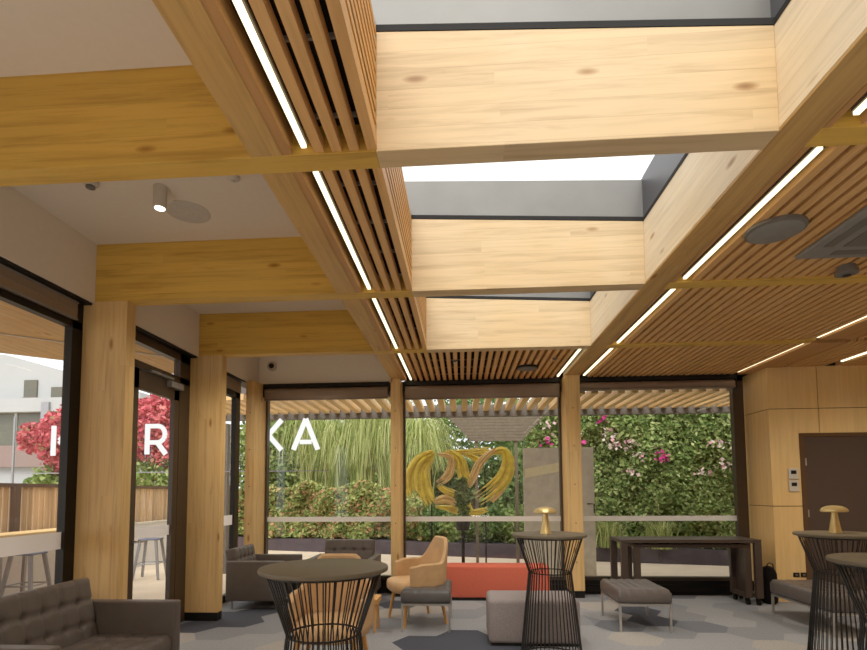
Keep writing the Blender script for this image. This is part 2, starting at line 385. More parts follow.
# ---------------------------------------------------------------- LED lines
def led(x, y0, y1, label, z=3.205):
    t = thing('ceiling_light_strip', label, 'light', (x, (y0+y1)/2, z), 0, 'linear ceiling lights')
    h = (y1-y0)/2
    MB().box(-.0125, .0125, -h, h, -.004, .012).build('diffuser', M['led'], t)
    m = MB(); m.box(-.022, .022, -h, h, .012, .03); m.build('channel', M['dark_grey'], t)
led(-.764, Y0+TB+.05, Y1-.03, 'warm light strip left of the nearest skylight')
led(-.764, Y1+TB+.03, Y2-.03, 'warm light strip left of the second skylight, under which a slatted strip runs')
led(-.764, Y2+TB+.02, Y3-.02, 'short warm light strip left of the farthest skylight')
led(-.764, Y3+TB+.02, YG-.2, 'short warm light strip ending above the back left timber column')
led(1.43, Y3+TB+.06, YG-.22, 'warm light strip at the right end of the striped slats before the middle window')
led(1.806, Y0+TB+.05, Y1-.06, 'light strip cut by the top right corner of the photo')
led(1.806, Y1+TB+.04, Y2-.03, 'long light strip beside the round dark ceiling speaker')
led(1.806, Y2+TB+.03, Y3-.02, 'light strip right of the farthest skylight, between two cross beams')
led(1.806, Y3+TB+.02, YG-.25, 'light strip ending above the right column of the middle window')
led(3.98, Y3+.16, 7.68, 'light strip meeting the top corner of the timber wall at the right window')
led(3.99, Y2+TB+.1, Y3-.04, 'light strip over the right ceiling, next one out from the timber wall corner')
led(5.05, 4.5, 7.16, 'light strip ending on top of the timber wall above the dark door', 3.2)

# ---------------------------------------------------------------- ceiling fittings
t = thing('spotlight', 'white cylinder spotlight hanging from the white ceiling', 'light', (-2.14, 3.45, ZC))
MB().lathe([(.045, -.001), (.045, -.155), (.038, -.16)], 24).build('body', M['offwhite'], t, smooth=True)
MB().lathe([(.034, -.1605), (.034, -.164)], 24).build('lens', M['lampglow'], t)
t = thing('ceiling_speaker', 'flush round white speaker in the white ceiling beside the spotlight', 'speaker', (-2.12, 3.79, ZC))
MB().lathe([(.165, -.0005), (.165, -.004), (.155, -.006)], 40).build('rim', M['offwhite'], t)
MB().lathe([(.158, -.006), (.15, -.009)], 40).build('grille', M['spk'], t)
t = thing('smoke_detector', 'small white detector on the white ceiling, left of the spotlight', 'detector', (-2.59, 3.35, ZC))
MB().lathe([(.05, -.0005), (.05, -.02), (.038, -.035)], 24).build('body', M['offwhite'], t, smooth=True)
MB().lathe([(.03, -.0355), (.03, -.05), (.012, -.056)], 16).build('sensor', M['dark_grey'], t, smooth=True)
t = thing('smoke_detector', 'small white detector on the white ceiling, right of the flush speaker', 'detector', (-1.57, 3.38, ZC))
MB().lathe([(.045, -.0005), (.045, -.012), (.03, -.024)], 24).build('body', M['offwhite'], t, smooth=True)
MB().lathe([(.014, -.0245), (.010, -.034)], 12).build('sensor', M['offwhite'], t, smooth=True)
t = thing('security_camera', 'white dome security camera on the white wall above the back left window', 'camera', (-2.98, YG-.03, 3.50))
m = MB().lathe([(.075, 0), (.075, .035), (.06, .05)], 28).xf(Matrix.Rotation(PI/2, 4, 'X')); m.build('base', M['offwhite'], t, smooth=True)
m = MB().lathe([(.042, .0505), (.036, .072), (.02, .083)], 24).xf(Matrix.Rotation(PI/2, 4, 'X')); m.build('lens_dome', M['black'], t, smooth=True)
t = thing('ceiling_speaker', 'large round dark grey speaker on the right slatted ceiling', 'speaker', (2.045, 3.41, 3.196))
MB().lathe([(.175, -.0005), (.175, -.02), (.16, -.028)], 48).build('rim', M['dark_grey'], t, smooth=True)
MB().lathe([(.157, -.0285), (.15, -.032)], 48).build('grille', M['mid_grey'], t, smooth=True)
t = thing('ceiling_speaker', 'dark round speaker in the striped slats before the middle window', 'speaker', (.90, 7.06, 3.196))
MB().lathe([(.15, -.0005), (.15, -.02), (.135, -.028)], 40).build('rim', M['black'], t, smooth=True)
MB().lathe([(.132, -.0285), (.12, -.03)], 40).build('grille', M['dark_grey'], t, smooth=True)
t = thing('smoke_detector', 'dark grey detector below the right slats, beside the grey air conditioner', 'detector', (2.93, 4.05, 3.196))
MB().lathe([(.06, -.0005), (.06, -.03), (.075, -.034), (.075, -.062), (.05, -.072)], 28).build('body', M['dark_grey'], t, smooth=True)
MB().lathe([(.03, -.0725), (.02, -.08)], 20).build('sensor', M['black'], t, smooth=True)
for x, y, lb in ((-.08, 6.61, 'small black sprinkler in the striped slats, left of the dark speaker'), (1.19, 6.62, 'small sprinkler in the striped slats, in front of the dark speaker')):
    t = thing('ceiling_sprinkler', lb, 'sprinkler', (x, y, 3.196))
    MB().lathe([(.035, -.0005), (.035, -.01), (.012, -.012), (.012, -.03)], 16).build('body', M['dark_grey'], t)
    MB().lathe([(.022, -.031), (.022, -.035)], 16).build('deflector', M['steel'], t)
t = thing('air_conditioner', 'square grey cassette air conditioner in the right slatted ceiling', 'air conditioner', (2.89, 3.37, 3.196))
MB().box(-.47, .47, -.47, .47, -.03, -.0005).build('frame', M['mid_grey'], t, bevel=.012)
MB().box(-.27, .27, -.27, .27, -.038, -.0305).build('intake_grille', M['dark_grey'], t, bevel=.004)
for a in range(4):
    MB().box(-.27, .27, -.40, -.335, -.036, -.0305).xf(Matrix.Rotation(a*PI/2, 4, 'Z')).build('louvre', M['dark_grey'], t, bevel=.003)

# ---------------------------------------------------------------- back windows, blinds
def blind(x0, x1, z0, z1, label):
    t = thing('roller_blind', label, 'blind', ((x0+x1)/2, YG-.12, 0), 0, 'roller blinds of the back windows')
    w = (x1-x0)/2
    MB().box(-w, w, -.06, .06, z1-.06, z1).build('headbox', M['black'], t)
    MB().cyl((-w+.015, 0, z1-.13), (w-.015, 0, z1-.13), .066, n=28).build('roll', M['blind'], t, smooth=True)
    MB().box(-w+.015, w-.015, -.064, -.058, z0+.03, z1-.12).build('fabric', M['blind'], t)
    MB().box(-w+.012, w-.012, -.07, -.05, z0, z0+.03).build('bottom_bar', M['blind_box'], t, bevel=.004)
    for s in (-1, 1): MB().box(s*w-.006, s*w+.006, -.07, .06, z1-.21, z1).build('end_bracket', M['black'], t)
def backwin(i, x0, x1, fr=.03, frr=None):
    frr = frr or fr
    t = struct(thing('window_%d' % i, None, None, (0, 0, 0)))
    m = MB(); m.box(x0, x0+fr, YG-.05, YG+.05, .23, 3.2); m.box(x1-frr, x1, YG-.05, YG+.05, .23, 3.2); m.box(x0, x1, YG-.05, YG+.05, 3.12, 3.2)
    m.box(x0, x1, YG-.06, YG+.05, .2, .24); m.build('window_frame', M['bronze'], t)
    m = MB(); m.add([(x0+fr, YG, .24), (x1-frr, YG, .24), (x1-frr, YG, 3.12), (x0+fr, YG, 3.12)], [(0, 1, 2, 3)]); m.build('pane', M['glass'], t)
    m = MB(); m.add([(x0+fr, YG-.004, 1.055), (x1-frr, YG-.004, 1.055), (x1-frr, YG-.004, 1.13), (x0+fr, YG-.004, 1.13)], [(0, 1, 2, 3)]); m.build('frosted_band', M['stripe'], t)
    m = MB(); m.box(x0, x1, YG-.1, YG+.05, 0, .2); m.box(x0, x1, YG-.13, YG-.1, .0, .012); m.box(x0, x1, YG-.115, YG-.1, .12, .14); m.build('sill_base', M['black'], t)
backwin(1, -3.07, -1.05); backwin(2, -.9, 1.495); backwin(3, 1.71, 4.16, .03, .15)
blind(-3.06, -1.11, 2.925, 3.19, 'brown roller blind over the back left window')
blind(-.87, 1.47, 2.90, 3.19, 'brown roller blind over the middle back window')
blind(1.745, 4.0, 3.0, 3.19, 'brown roller blind over the right back window')

# ---------------------------------------------------------------- left glazing: window, door, window
def sidewin(i, y0, y1, jl, jr, zt=2.925, zb=.09):
    t = struct(thing('window_%d' % i, None, None, (0, 0, 0)))
    m = MB(); m.box(XG-.04, XG+.03, y0, y0+jl, 0, 3.0); m.box(XG-.04, XG+.03, y1-jr, y1, 0, 3.16)
    m.box(XG-.04, XG+.03, y0, y1, zt, 2.985); m.box(XG-.04, XG+.03, y0, y1, 0, zb); m.build('window_frame', M['black'], t)
    m = MB(); m.add([(XG, y0+jl, zb), (XG, y1-jr, zb), (XG, y1-jr, zt), (XG, y0+jl, zt)], [(0, 1, 2, 3)]); m.build('pane', M['glass'], t)
    m = MB(); m.add([(XG+.004, y0+jl, 1.05), (XG+.004, y1-jr, 1.05), (XG+.004, y1-jr, 1.19), (XG+.004, y0+jl, 1.19)], [(0, 1, 2, 3)]); m.build('frosted_band', M['stripe'], t)
def sideblind(y0, y1, label):
    t = thing('roller_blind', label, 'blind', (XG, (y0+y1)/2, 0), 0, 'roller blinds of the side windows')
    h = (y1-y0)/2
    MB().box(.0, .055, -h, h, 2.99, 3.145).build('headbox', M['blind'], t)
    m = MB(); m.box(.055, .064, -h, h, 2.985, 3.0); m.box(.055, .064, -h, h, 3.13, 3.145); m.box(.055, .059, -h, h, 3.075, 3.08); m.build('cover_lip', M['mid_grey'], t)
sidewin(4, Y0+.125, Y2, .06, .12); sideblind(Y0+.13, Y2-.1, 'brown roller blind over the near left window')
sidewin(5, Y3+.125, 7.48, .06, .15, 2.9); sideblind(Y3+.13, 7.44, 'brown roller blind over the narrow left window between two columns')
t = struct(thing('door_1', None, None, (0, 0, 0)))
a, b = Y2+.125, Y3
m = MB(); m.box(XG-.05, XG+.03, a, a+.08, 0, 3.16); m.box(XG-.05, XG+.03, 5.82, b, 0, 3.16); m.box(XG-.05, XG+.03, a, b, 3.06, 3.16); m.box(XG-.05, XG+.03, a, b, 2.80, 2.87)
m.build('door_frame', M['bronze'], t)
m = MB(); m.add([(XG, a+.08, 2.87), (XG, 5.82, 2.87), (XG, 5.82, 3.06), (XG, a+.08, 3.06)], [(0, 1, 2, 3)]); m.build('transom_pane', M['glass'], t)
m = MB(); m.box(XG-.02, XG+.03, a+.1, a+.19, .01, 2.79); m.box(XG-.02, XG+.03, 4.97, 5.05, .01, 2.79); m.box(XG-.02, XG+.03, 5.71, 5.81, .01, 2.79); m.box(XG-.02, XG+.03, a+.1, 5.81, 2.58, 2.79); m.box(XG-.02, XG+.03, a+.1, 5.81, .01, .12)
m.build('door_leaf', M['bronze'], t)
m = MB(); m.add([(XG, a+.19, .12), (XG, 5.71, .12), (XG, 5.71, 2.58), (XG, a+.19, 2.58)], [(0, 1, 2, 3)]); m.build('pane', M['glass'], t)
m = MB(); m.add([(XG+.006, 5.05, 1.04), (XG+.006, 5.71, 1.04), (XG+.006, 5.71, 1.15), (XG+.006, 5.05, 1.15)], [(0, 1, 2, 3)]); m.build('frosted_band', M['stripe'], t)
m = MB(); m.box(XG+.03, XG+.09, 5.55, 5.80, 2.70, 2.77); m.build('door_closer', M['mid_grey'], t, bevel=.004)
m = MB(); m.box(XG+.05, XG+.075, 5.2, 5.62, 2.79, 2.81); m.build('closer_arm', M['mid_grey'], t)
m = MB(); m.cyl((XG+.03, 5.03, 1.02), (XG+.09, 5.03, 1.02), .012); m.cyl((XG+.09, 5.03, 1.02), (XG+.09, 5.15, 1.02), .011); m.build('door_handle', M['steel'], t)
t['kind'] = 'structure'

# ---------------------------------------------------------------- right timber wall with door
YW, XN = 7.398, 4.217
struct(MB().box(XN+.02, RX, YW+.02, YW+.14, 0, 3.25).build('wall_right_backing', M['brownvoid']))
m = MB(); g = .005
xs = [XN, 4.875, 5.9, 6.9, RX]
for x0, x1 in zip(xs[:-1], xs[1:]):
    m.box(x0+(g if x0 > XN else 0), x1-g, YW, YW+.02, 2.615+g, 3.2)
    if x0 == XN: m.box(x0, 4.60, YW, YW+.02, 2.275, 2.615-g); m.box(4.60, x1-g, YW, YW+.02, 2.275, 2.615-g); m.box(x0, 4.60, YW, YW+.02, 1.28+g, 2.275); m.box(x0, 4.60, YW, YW+.02, 0., 1.28-g)
    elif x0 == 4.875: m.box(x0+g, x1-g, YW, YW+.02, 2.275, 2.615-g)
    else: m.box(x0+g, x1-g, YW, YW+.02, 1.28+g, 2.615-g); m.box(x0+g, x1-g, YW, YW+.02, 0., 1.28-g)
struct(m.build('wall_right', M['ply']))
m = MB()
for z0, z1 in ((0, 1.28-g), (1.28+g, 2.615-g), (2.615+g, 3.2)): m.box(XN, XN+.02, YW+.02, YG+.06, z0, z1)
struct(m.build('wall_right_return', M['ply']))
struct(MB().box(XN+.02, XN+.06, YW+.02, YG+.06, 0, 3.2).build('wall_right_backing', M['brownvoid']))
t = struct(thing('door_2', None, None, (0, 0, 0)))
MB().box(4.60, 4.655, YW-.012, YW+.02, 0, 2.275).box(4.655, 5.9, YW-.012, YW+.02, 2.225, 2.275).box(5.845, 5.9, YW-.012, YW+.02, 0, 2.225).build('door_frame', M['doorframe'], t)
MB().box(4.66, 5.84, YW+.0, YW+.02, .01, 2.22).build('door_leaf', M['door'], t)
for z in (.22, 1.18, 1.88): MB().cyl((4.672, YW-.006, z-.05), (4.672, YW-.006, z+.05), .009).build('hinge', M['steel'], t)
struct(MB().box(RX, RX+.1, YBK, YW+.1, 0, 3.3).build('wall_side', M['ply']))
for z, lb in ((1.72, 'upper white thermostat on the timber wall beside the dark door'), (1.555, 'lower white thermostat on the timber wall beside the dark door')):
    t = thing('thermostat', lb, 'thermostat', (4.495, YW, z), 0, 'thermostats by the dark door')
    MB().box(-.065, .065, -.022, -.0005, -.077, .077).build('case', M['offwhite'], t, bevel=.008)
    MB().box(-.035, .035, -.025, -.0222, -.005, .045).build('screen', M['black'], t)
for x, lb in ((4.47, 'black power outlet low on the timber wall, farther from the dark door'), (4.565, 'black power outlet low on the timber wall, closer to the dark door')):
    t = thing('power_outlet', lb, 'outlet', (x, YW, .36), 0, 'power outlets on the timber wall')
    MB().box(-.04, .04, -.012, -.0005, -.03, .03).build('plate', M['black'], t, bevel=.004)
    MB().box(-.015, .015, -.016, -.0122, -.012, .012).build('switch', M['dark_grey'], t)

# ---------------------------------------------------------------- furniture
def tufted(w, d, h, nx, ny, r=.03, dep=.014, but=.018, res=8):
    """buttoned cushion, footprint w x d centred, from z=0 to h"""
    NX, NY = nx*res, ny*res; vs = []; fs = []
    def top(u, v):
        x, y = u*w/2, v*d/2; e = min(w/2-abs(x), d/2-abs(y))
        z = h - (r-math.sqrt(max(0, r*r-(r-e)**2)) if e < r else 0)
        gu, gv = (u+1)/2*nx, (v+1)/2*ny
        du, dv = abs(gu-round(gu))*w/nx, abs(gv-round(gv))*d/ny
        iu, iv = 0 < round(gu) < nx, 0 < round(gv) < ny
        k = 0
        if iu: k += dep*math.exp(-(du/.014)**2)
        if iv: k += dep*math.exp(-(dv/.014)**2)
        if iu and iv: k += but*math.exp(-(du*du+dv*dv)/.022**2)
        return (x, y, z-min(k, dep+but))
    for j in range(NY+1):
        for i in range(NX+1): vs.append(top(-1+2*i/NX, -1+2*j/NY))
    fs = [(j*(NX+1)+i, j*(NX+1)+i+1, (j+1)*(NX+1)+i+1, (j+1)*(NX+1)+i) for j in range(NY) for i in range(NX)]
    ring = [i for i in range(NX+1)]+[j*(NX+1)+NX for j in range(1, NY+1)]+[NY*(NX+1)+i for i in range(NX-1, -1, -1)]+[j*(NX+1) for j in range(NY-1, 0, -1)]
    prev = ring
    for z, ins in ((r, 0), (.35*r, .004), (0, .7*r)):
        base = len(vs)
        for k in ring:
            x, y, _ = vs[k]; vs.append((x*(1-2*ins/w), y*(1-2*ins/d), z))
        cur = list(range(base, base+len(ring))); n = len(ring)
        fs += [(prev[i], cur[i], cur[(i+1) % n], prev[(i+1) % n]) for i in range(n)]; prev = cur
    fs.append(tuple(prev))
    return MB().add(vs, fs)

def make_sofa(name, label, cat, loc, rz, w, dpt, nx, ny, zarm=.63, zback=.80, zs=.41, group=None):
    """seat faces local -Y; width w along X"""
    t = thing(name, label, cat, loc, rz, group); at = .095
    for s in (-1, 1): MB().box(s*w/2-(at if s > 0 else 0), s*w/2+(0 if s > 0 else at), -dpt/2, dpt/2-.04, .11, zarm).build('arm', M['leather'], t, bevel=.018, seg=4)
    MB().box(-w/2+at, w/2-at, -dpt/2+.03, dpt/2-.06, .11, .26).build('base', M['leather'], t, bevel=.01)
    m = tufted(w-2*at-.006, dpt-.2, .16, nx, 4, .035); m.xf(Matrix.Translation((0, -.085, zs-.16))).build('seat_cushion', M['leather'], t, smooth='all')
    m = tufted(w-2*at-.006, zback-zs+.10, .15, nx, ny, .035, .012, .032)
    # stand the cushion up: its face to -Y, leaning back
    m.xf(Matrix.Translation((0, dpt/2-.06, zs-.1)) @ Matrix.Rotation(-.2, 4, 'X') @ Matrix.Translation((0, 0, (zback-zs+.10)/2)) @ Matrix.Rotation(PI/2, 4, 'X')).build('backrest', M['leather'], t, smooth='all')
    for x in (-1, 1):
        for y in (-1, 1): MB().cyl((x*(w/2-.07), y*(dpt/2-.1), 0), (x*(w/2-.07), y*(dpt/2-.1), .11), .014).build('leg', M['steel'], t)
    return t
make_sofa('sofa', 'dark brown buttoned two-seat sofa along the near left window', 'sofa', (-2.66, 3.42, 0), PI/2, 1.34, .80, 7, 3, .655, .83)
make_sofa('armchair', 'dark brown buttoned armchair in the back left corner, side on to the camera', 'armchair', (-2.72, 7.04, 0), PI/2, .84, .80, 5, 3, .62, .76, group='dark brown buttoned armchairs')
make_sofa('armchair', 'dark brown buttoned armchair facing forward before the back left window', 'armchair', (-1.675, 7.33, 0), 0, .93, .80, 5, 3, .60, .80, group='dark brown buttoned armchairs')

def make_tub(label, loc, rz):
    """tan tub chair, seat faces local -Y"""
    t = thing('tub_chair', label, 'chair', loc, rz, 'tan leather tub chairs')
    NA, prof = 48, []; vs = []; fs = []; A = math.radians(128)
    def sm(x): x = max(0, min(1, x)); return x*x*(3-2*x)
    K = 12
    for i in range(NA+1):
        ph = -A+2*A*i/NA; ap = abs(ph)
        hgt = .70+.27*(1-sm((ap-.42)/.75)) - .03*sm((ap-1.7)/.5)
        z0 = .37; th = .05
        se = 2.6
        cx_, sy_ = math.sin(ph), math.cos(ph)
        rad = 1/((abs(cx_)/.335)**se+(abs(sy_)/.30)**se)**(1/se)
        flare = lambda z: 1+.17*max(0, (z-.42))*(1 if ap < 1.2 else .35)
        pts = []
        for k in range(K+1):
            z = z0+(hgt-.02-z0)*k/K; pts.append((rad*flare(z)*(.9+.1*min(1, k/3)), z))
        top = rad*flare(hgt); pts.append((top-th*.3, hgt-.004)); pts.append((top-th*.7, hgt-.004))
        for k in range(K, -1, -1):
            z = z0+(hgt-.02-z0)*k/K; pts.append((rad*flare(z)*(.9+.1*min(1, k/3))-th, z))
        n = len(pts)
        vs += [(r*cx_, r*sy_, z) for r, z in pts]
    for i in range(NA):
        fs += [(i*n+k, i*n+(k+1) % n, (i+1)*n+(k+1) % n, (i+1)*n+k) for k in range(n)]
    fs += [tuple(range(n)), tuple(NA*n+k for k in range(n-1, -1, -1))]
    o = MB().add(vs, fs).build('shell', M['tan'], t, smooth=True)
    b = o.modifiers.new('bevel', 'BEVEL'); b.width = .015; b.segments = 3; b.limit_method = 'ANGLE'; b.angle_limit = math.radians(60)
    # seat: rounded pad
    m = MB(); P = 44; lay = [(0, .36), (.92, .36), (1., .385), (1.01, .44), (.985, .475), (.9, .492), (.6, .497), (0, .5)]
    vs = []
    for q, z in lay:
        for k in range(P):
            a = 2*PI*k/P; c_, s_ = math.cos(a), math.sin(a); se = 3.4
            r = 1/((abs(c_)/.275)**se+(abs(s_)/.30)**se)**(1/se)
            vs.append((r*q*c_, r*q*s_-.055, z))
    fs = [(i*P+k, i*P+(k+1) % P, (i+1)*P+(k+1) % P, (i+1)*P+k) for i in range(len(lay)-1) for k in range(P)]
    MB().add(vs, fs).build('seat', M['tan'], t, smooth='all')
    for sx in (-1, 1):
        for sy in (-1, 1):
            MB().cyl((sx*.275, sy*.255-.02, 0), (sx*.215, sy*.2-.02, .375), .015, .024, n=14).build('leg', M['oak'], t, smooth=True)
    return t
tub = make_tub('tan leather tub chair with its back high, seen behind the large wire table', (-1.07, 4.24, 0), .05)
dup(tub, (-.53, 6.18, 0), -math.radians(64), 'tan leather tub chair turned sideways by the middle back column')

def make_ottoman(label, loc, w, d, mat, ny=4, zt=.45, zb=.30, nx=4, group='buttoned leather ottomans', name='ottoman', cat='ottoman'):
    t = thing(name, label, cat, loc, 0, group)
    tufted(w, d, zt-zb, nx, ny, .035, .008, .01).xf(Matrix.Translation((0, 0, zb))).build('cushion', mat, t, smooth='all')
    m = MB(); e = .022; a, b = w/2-.004, d/2-.004
    m.box(-a, a, -b, -b+e, zb-.022, zb); m.box(-a, a, b-e, b, zb-.022, zb); m.box(-a, -a+e, -b+e, b-e, zb-.022, zb); m.box(a-e, a, -b+e, b-e, zb-.022, zb)
    m.build('frame', M['steel'], t)
    for x in (-1, 1):
        for y in (-1, 1): MB().box(min(x*a, x*(a-e)), max(x*a, x*(a-e)), min(y*b, y*(b-e)), max(y*b, y*(b-e)), 0, zb-.022).build('leg', M['steel'], t)
    return t
make_ottoman('black leather ottoman on steel legs in front of the sideways tan chair', (-.41, 6.02, 0), .54, .72, M['leather_d'], 3, nx=3)
make_ottoman('dark brown leather ottoman on steel legs in front of the long black tables', (1.925, 6.12, 0), .55, .75, M['leather'], 2, nx=6)
make_ottoman('long dark brown leather ottoman by the timber wall, behind a wire table', (4.02, 6.14, 0), .60, 1.06, M['leather'], 6, .42, .25, nx=4)

def rblock(x0, x1, y0, y1, z0, z1, r): return MB().box(x0, x1, y0, y1, z0, z1), r
t = thing('upholstered_bench', 'long red upholstered bench under the middle back window', 'bench', (.30, 7.50, 0))
MB().box(-.92, .88, -.20, .20, .04, .47).build('body', M['red'], t, bevel=.02, seg=3)
MB().box(-.90, .86, -.18, .18, 0, .04).build('plinth', M['black'], t)
t = thing('pouf', 'grey fabric block pouf behind the wire table with a brass lamp', 'pouf', (.685, 5.46, 0))
MB().box(-.445, .445, -.27, .27, .02, .445).build('body', M['greyfab'], t, bevel=.045, seg=4)
MB().box(-.42, .42, -.25, .25, 0, .02).build('base', M['black'], t)

# wire bar tables
def make_table(label, loc, rz=0.):
    t = thing('bar_table', label, 'table', loc, rz, 'round wire bar tables')
    R = .338
    MB().lathe([(R-.012, 1.086), (R-.002, 1.09), (R, 1.1), (R-.003, 1.11), (R-.01, 1.113)], 72).build('tabletop', M['top'], t, smooth=True)
    N = 44
    def ring(r, z, w): return MB().tube([(r*math.cos(2*PI*k/48), r*math.sin(2*PI*k/48), z) for k in range(48)], w, 6, True)
    ring(.295, 1.078, .006).build('top_ring', M['wire'], t, smooth='all')
    ring(.186, .765, .006).build('waist_ring', M['wire'], t, smooth='all')
    ring(.272, .008, .007).build('base_ring', M['wire'], t, smooth='all')
    m = MB(); pts = [(.297, 0, 1.08), (.245, 0, .925), (.197, 0, .785), (.191, 0, .765), (.194, 0, .745), (.232, 0, .4), (.274, 0, .008)]
    first = m.tube(pts, .0042, 6).build('rod', M['wire'], t, smooth='all')
    for k in range(1, N):
        c = first.copy(); C.objects.link(c); c.parent = t; c.rotation_euler.z = 2*PI*k/N
    return t
tb = make_table('bare round wire bar table in front of the tan tub chair and armchairs', (-.735, 2.74, 0))
dup(tb, (.79, 4.88, 0), .05, 'round wire bar table with a brass lamp, standing before the grey pouf')
dup(tb, (3.34, 4.90, 0), .03, 'round wire bar table with a brass lamp, before the dark door')
dup(tb, (2.42, 3.07, 0), .06, 'round wire bar table cut by the right edge of the photo, its top bare')

def make_lamp(label, loc):
    t = thing('table_lamp', label, 'lamp', loc, 0, 'brass mushroom table lamps')
    MB().lathe([(.052, 0), (.052, .006), (.046, .02), (.03, .12), (.022, .19), (.021, .20)], 32).build('stem', M['brass'], t, smooth=True)
    MB().lathe([(.02, .185), (.095, .186), (.104, .192), (.103, .204), (.09, .222), (.06, .238), (.02, .245)], 40).build('lamp_shade', M['brass'], t, smooth=True)
    return t
l1 = make_lamp('brass mushroom lamp on the wire table before the grey pouf', (.76, 4.88, 1.1135))
dup(l1, (3.335, 4.93, 1.1135), 0, 'brass mushroom lamp on the wire table before the dark door')

# nested long tables
def panel_leg(t, name, x, w, y0, y1, z1, th=.07):
    for (a, b) in ((y0, y0+th), (y1-th, y1)): MB().box(x, x+w, a, b, 0 if False else .06, z1).build(name, M['cart'], t, bevel=.004)
def make_long(label, loc, w, d, zt, x_in, group):
    t = thing('console_table', label, 'table', loc, 0, group); cr = .042
    MB().box(-w/2, w/2, -d/2, d/2, zt-.045, zt).build('tabletop', M['cart'], t, bevel=.005)
    lw = .085
    for s in (-1, 1):
        xa = -w/2 if s < 0 else w/2-lw
        for y in (-d/2, d/2-.06): MB().box(xa, xa+lw, y, y+.06, .095, zt-.045).build('leg', M['cart'], t, bevel=.004)
        MB().box(xa, xa+lw, -d/2+.06, d/2-.06, .095, .15).build('foot_rail', M['cart'], t, bevel=.004)
        for y in (-d/2+.05, d/2-.05):
            c = MB(); c.cyl((xa+lw/2-.015, y, cr), (xa+lw/2+.015, y, cr), cr, n=20); c.box(xa+lw/2-.022, xa+lw/2+.022, y-.012, y+.03, .06, .095)
            c.build('caster', M['black'], t)
    return t
o = make_long('long dark table on casters before the right window, the taller outer one', (2.985, 7.37, 0), 1.79, .54, .855, .1, 'nested dark console tables')
t = make_long('lower dark table nested under the taller long table at the right window', (3.02, 7.36, 0), 1.50, .42, .79, .1, 'nested dark console tables')
MB().box(.725, .745, -.15, .15, .15, .745).build('side_panel', M['cart'], t)
t = thing('bag', 'rounded black bag on the floor at the right end of the long dark tables', 'bag', (4.055, 7.30, 0))
MB().lathe([(.02, 0), (.09, 0), (.12, .03), (.13, .2), (.12, .4), (.08, .47), (.02, .49)], 28).xf(Matrix.Scale(.75, 4, (1, 0, 0)) @ Matrix.Scale(1.0, 4, (0, 1, 0))).build('body', M['blackvoid'], t, smooth=True)
MB().tube([(-.04, -.05, .47), (-.035, -.05, .52), (0, -.05, .535), (.035, -.05, .52), (.04, -.05, .47)], .008).build('handle', M['black'], t, smooth='all')

t = thing('side_table', 'small low oak side table half hidden behind the large wire table', 'table', (-1.06, 5.72, 0))
MB().box(-.14, .14, -.14, .14, .30, .36).build('tabletop', M['oak'], t, bevel=.006)
for x in (-1, 1):
    for y in (-1, 1): MB().cyl((x*.11, y*.11, 0), (x*.1, y*.1, .3), .013, .018).build('leg', M['oak'], t)

# ---------------------------------------------------------------- outside: ground, pergola, planting
struct(MB().box(-40, 40, YG+.1, 45, -.06, -.012).build('ground', M['paving']))
struct(MB().box(-40, XG-.06, -12, YG+.1, -.06, -.012).build('ground', M['paving']))

def unit(v): return v/np.linalg.norm(v, axis=1, keepdims=True)
def leaves(pts, size, bias=(0, -.6, .4), jit=.5, asp=.55):
    """numpy leaf rhombs at pts -> MB"""
    n = len(pts); nrm = unit(rng.normal(size=(n, 3))+np.array(bias)); t = unit(np.cross(nrm, unit(rng.normal(size=(n, 3))))); b = np.cross(nrm, t)
    s = size*(1+jit*(rng.random((n, 1))-.5)*2); w = s*asp
    v = np.stack([pts-t*s, pts+b*w+nrm*s*.12, pts+t*s, pts-b*w+nrm*s*.12], 1).reshape(-1, 3)
    return v, np.arange(4*n).reshape(n, 4)
def leafobj(name, pts, size, mat, parent=None, **kw):
    v, f_ = leaves(pts, size, **kw); me = bpy.data.meshes.new(name)
    me.from_pydata(v.tolist(), [], f_.tolist()); me.materials.append(mat)
    o = bpy.data.objects.new(name, me); C.objects.link(o); o.parent = parent; return o
def blob(n, c, r, hollow=.55):
    d = unit(rng.normal(size=(n, 3))); q = (hollow+(1-hollow)*rng.random((n, 1))**.6)
    bump = 1+.16*np.sin(d[:, :1]*7+c[0]*3)*np.cos(d[:, 2:]*6+c[1])+.1*np.sin(d[:, 1:2]*11)
    return np.array(c)+d*q*bump*np.array(r)
def slab(n, x0, x1, z0, z1, yf, thick=.35, wav=.14):
    """points near the front of a hedge whose front is y = yf(x)"""
    x = x0+(x1-x0)*rng.random(n); z = z0+(z1-z0)*rng.random(n); d = rng.random(n)**1.6*thick
    y = yf(x)+wav*(np.sin(x*3.1+z*2.3)+np.sin(x*7.3-z*5.1)*.6+np.cos(z*4.3+x)*.5)*.5+d
    z = z+.12*np.sin(x*4.2)*((z-z0)/(z1-z0))
    return np.stack([x, y, z], 1)
HY = lambda x: 12.25-.258*(x+.0)            # front line of the planting bed, nearer to the right
def bed(name, x0, x1, z1):
    m = MB(); m.prism([(x0, HY(x0)), (x1, HY(x1)), (x1, HY(x1)+1.4), (x0, HY(x0)+1.4)], 'z', -.012, .30)
    tag(m.build(name, M['planter']), 'long dark low planter wall along the back of the terrace', 'planter')
bed('garden_planter', -7, 7.5, .3)
def core(name, x0, x1, z0, z1, yf, off, parent):
    m = MB(); m.prism([(x0, yf(x0)+off), (x1, yf(x1)+off), (x1, yf(x1)+off+.12), (x0, yf(x0)+off+.12)], 'z', z0, z1); m.build(name, M['soil'] if False else M['hedgecore'], parent)
M['hedgecore'] = plain('hedge_shade', lin(70, 88, 48), .95, noise=.4, nscale=6)  # core sheets: inner shade of the hedges put into colour
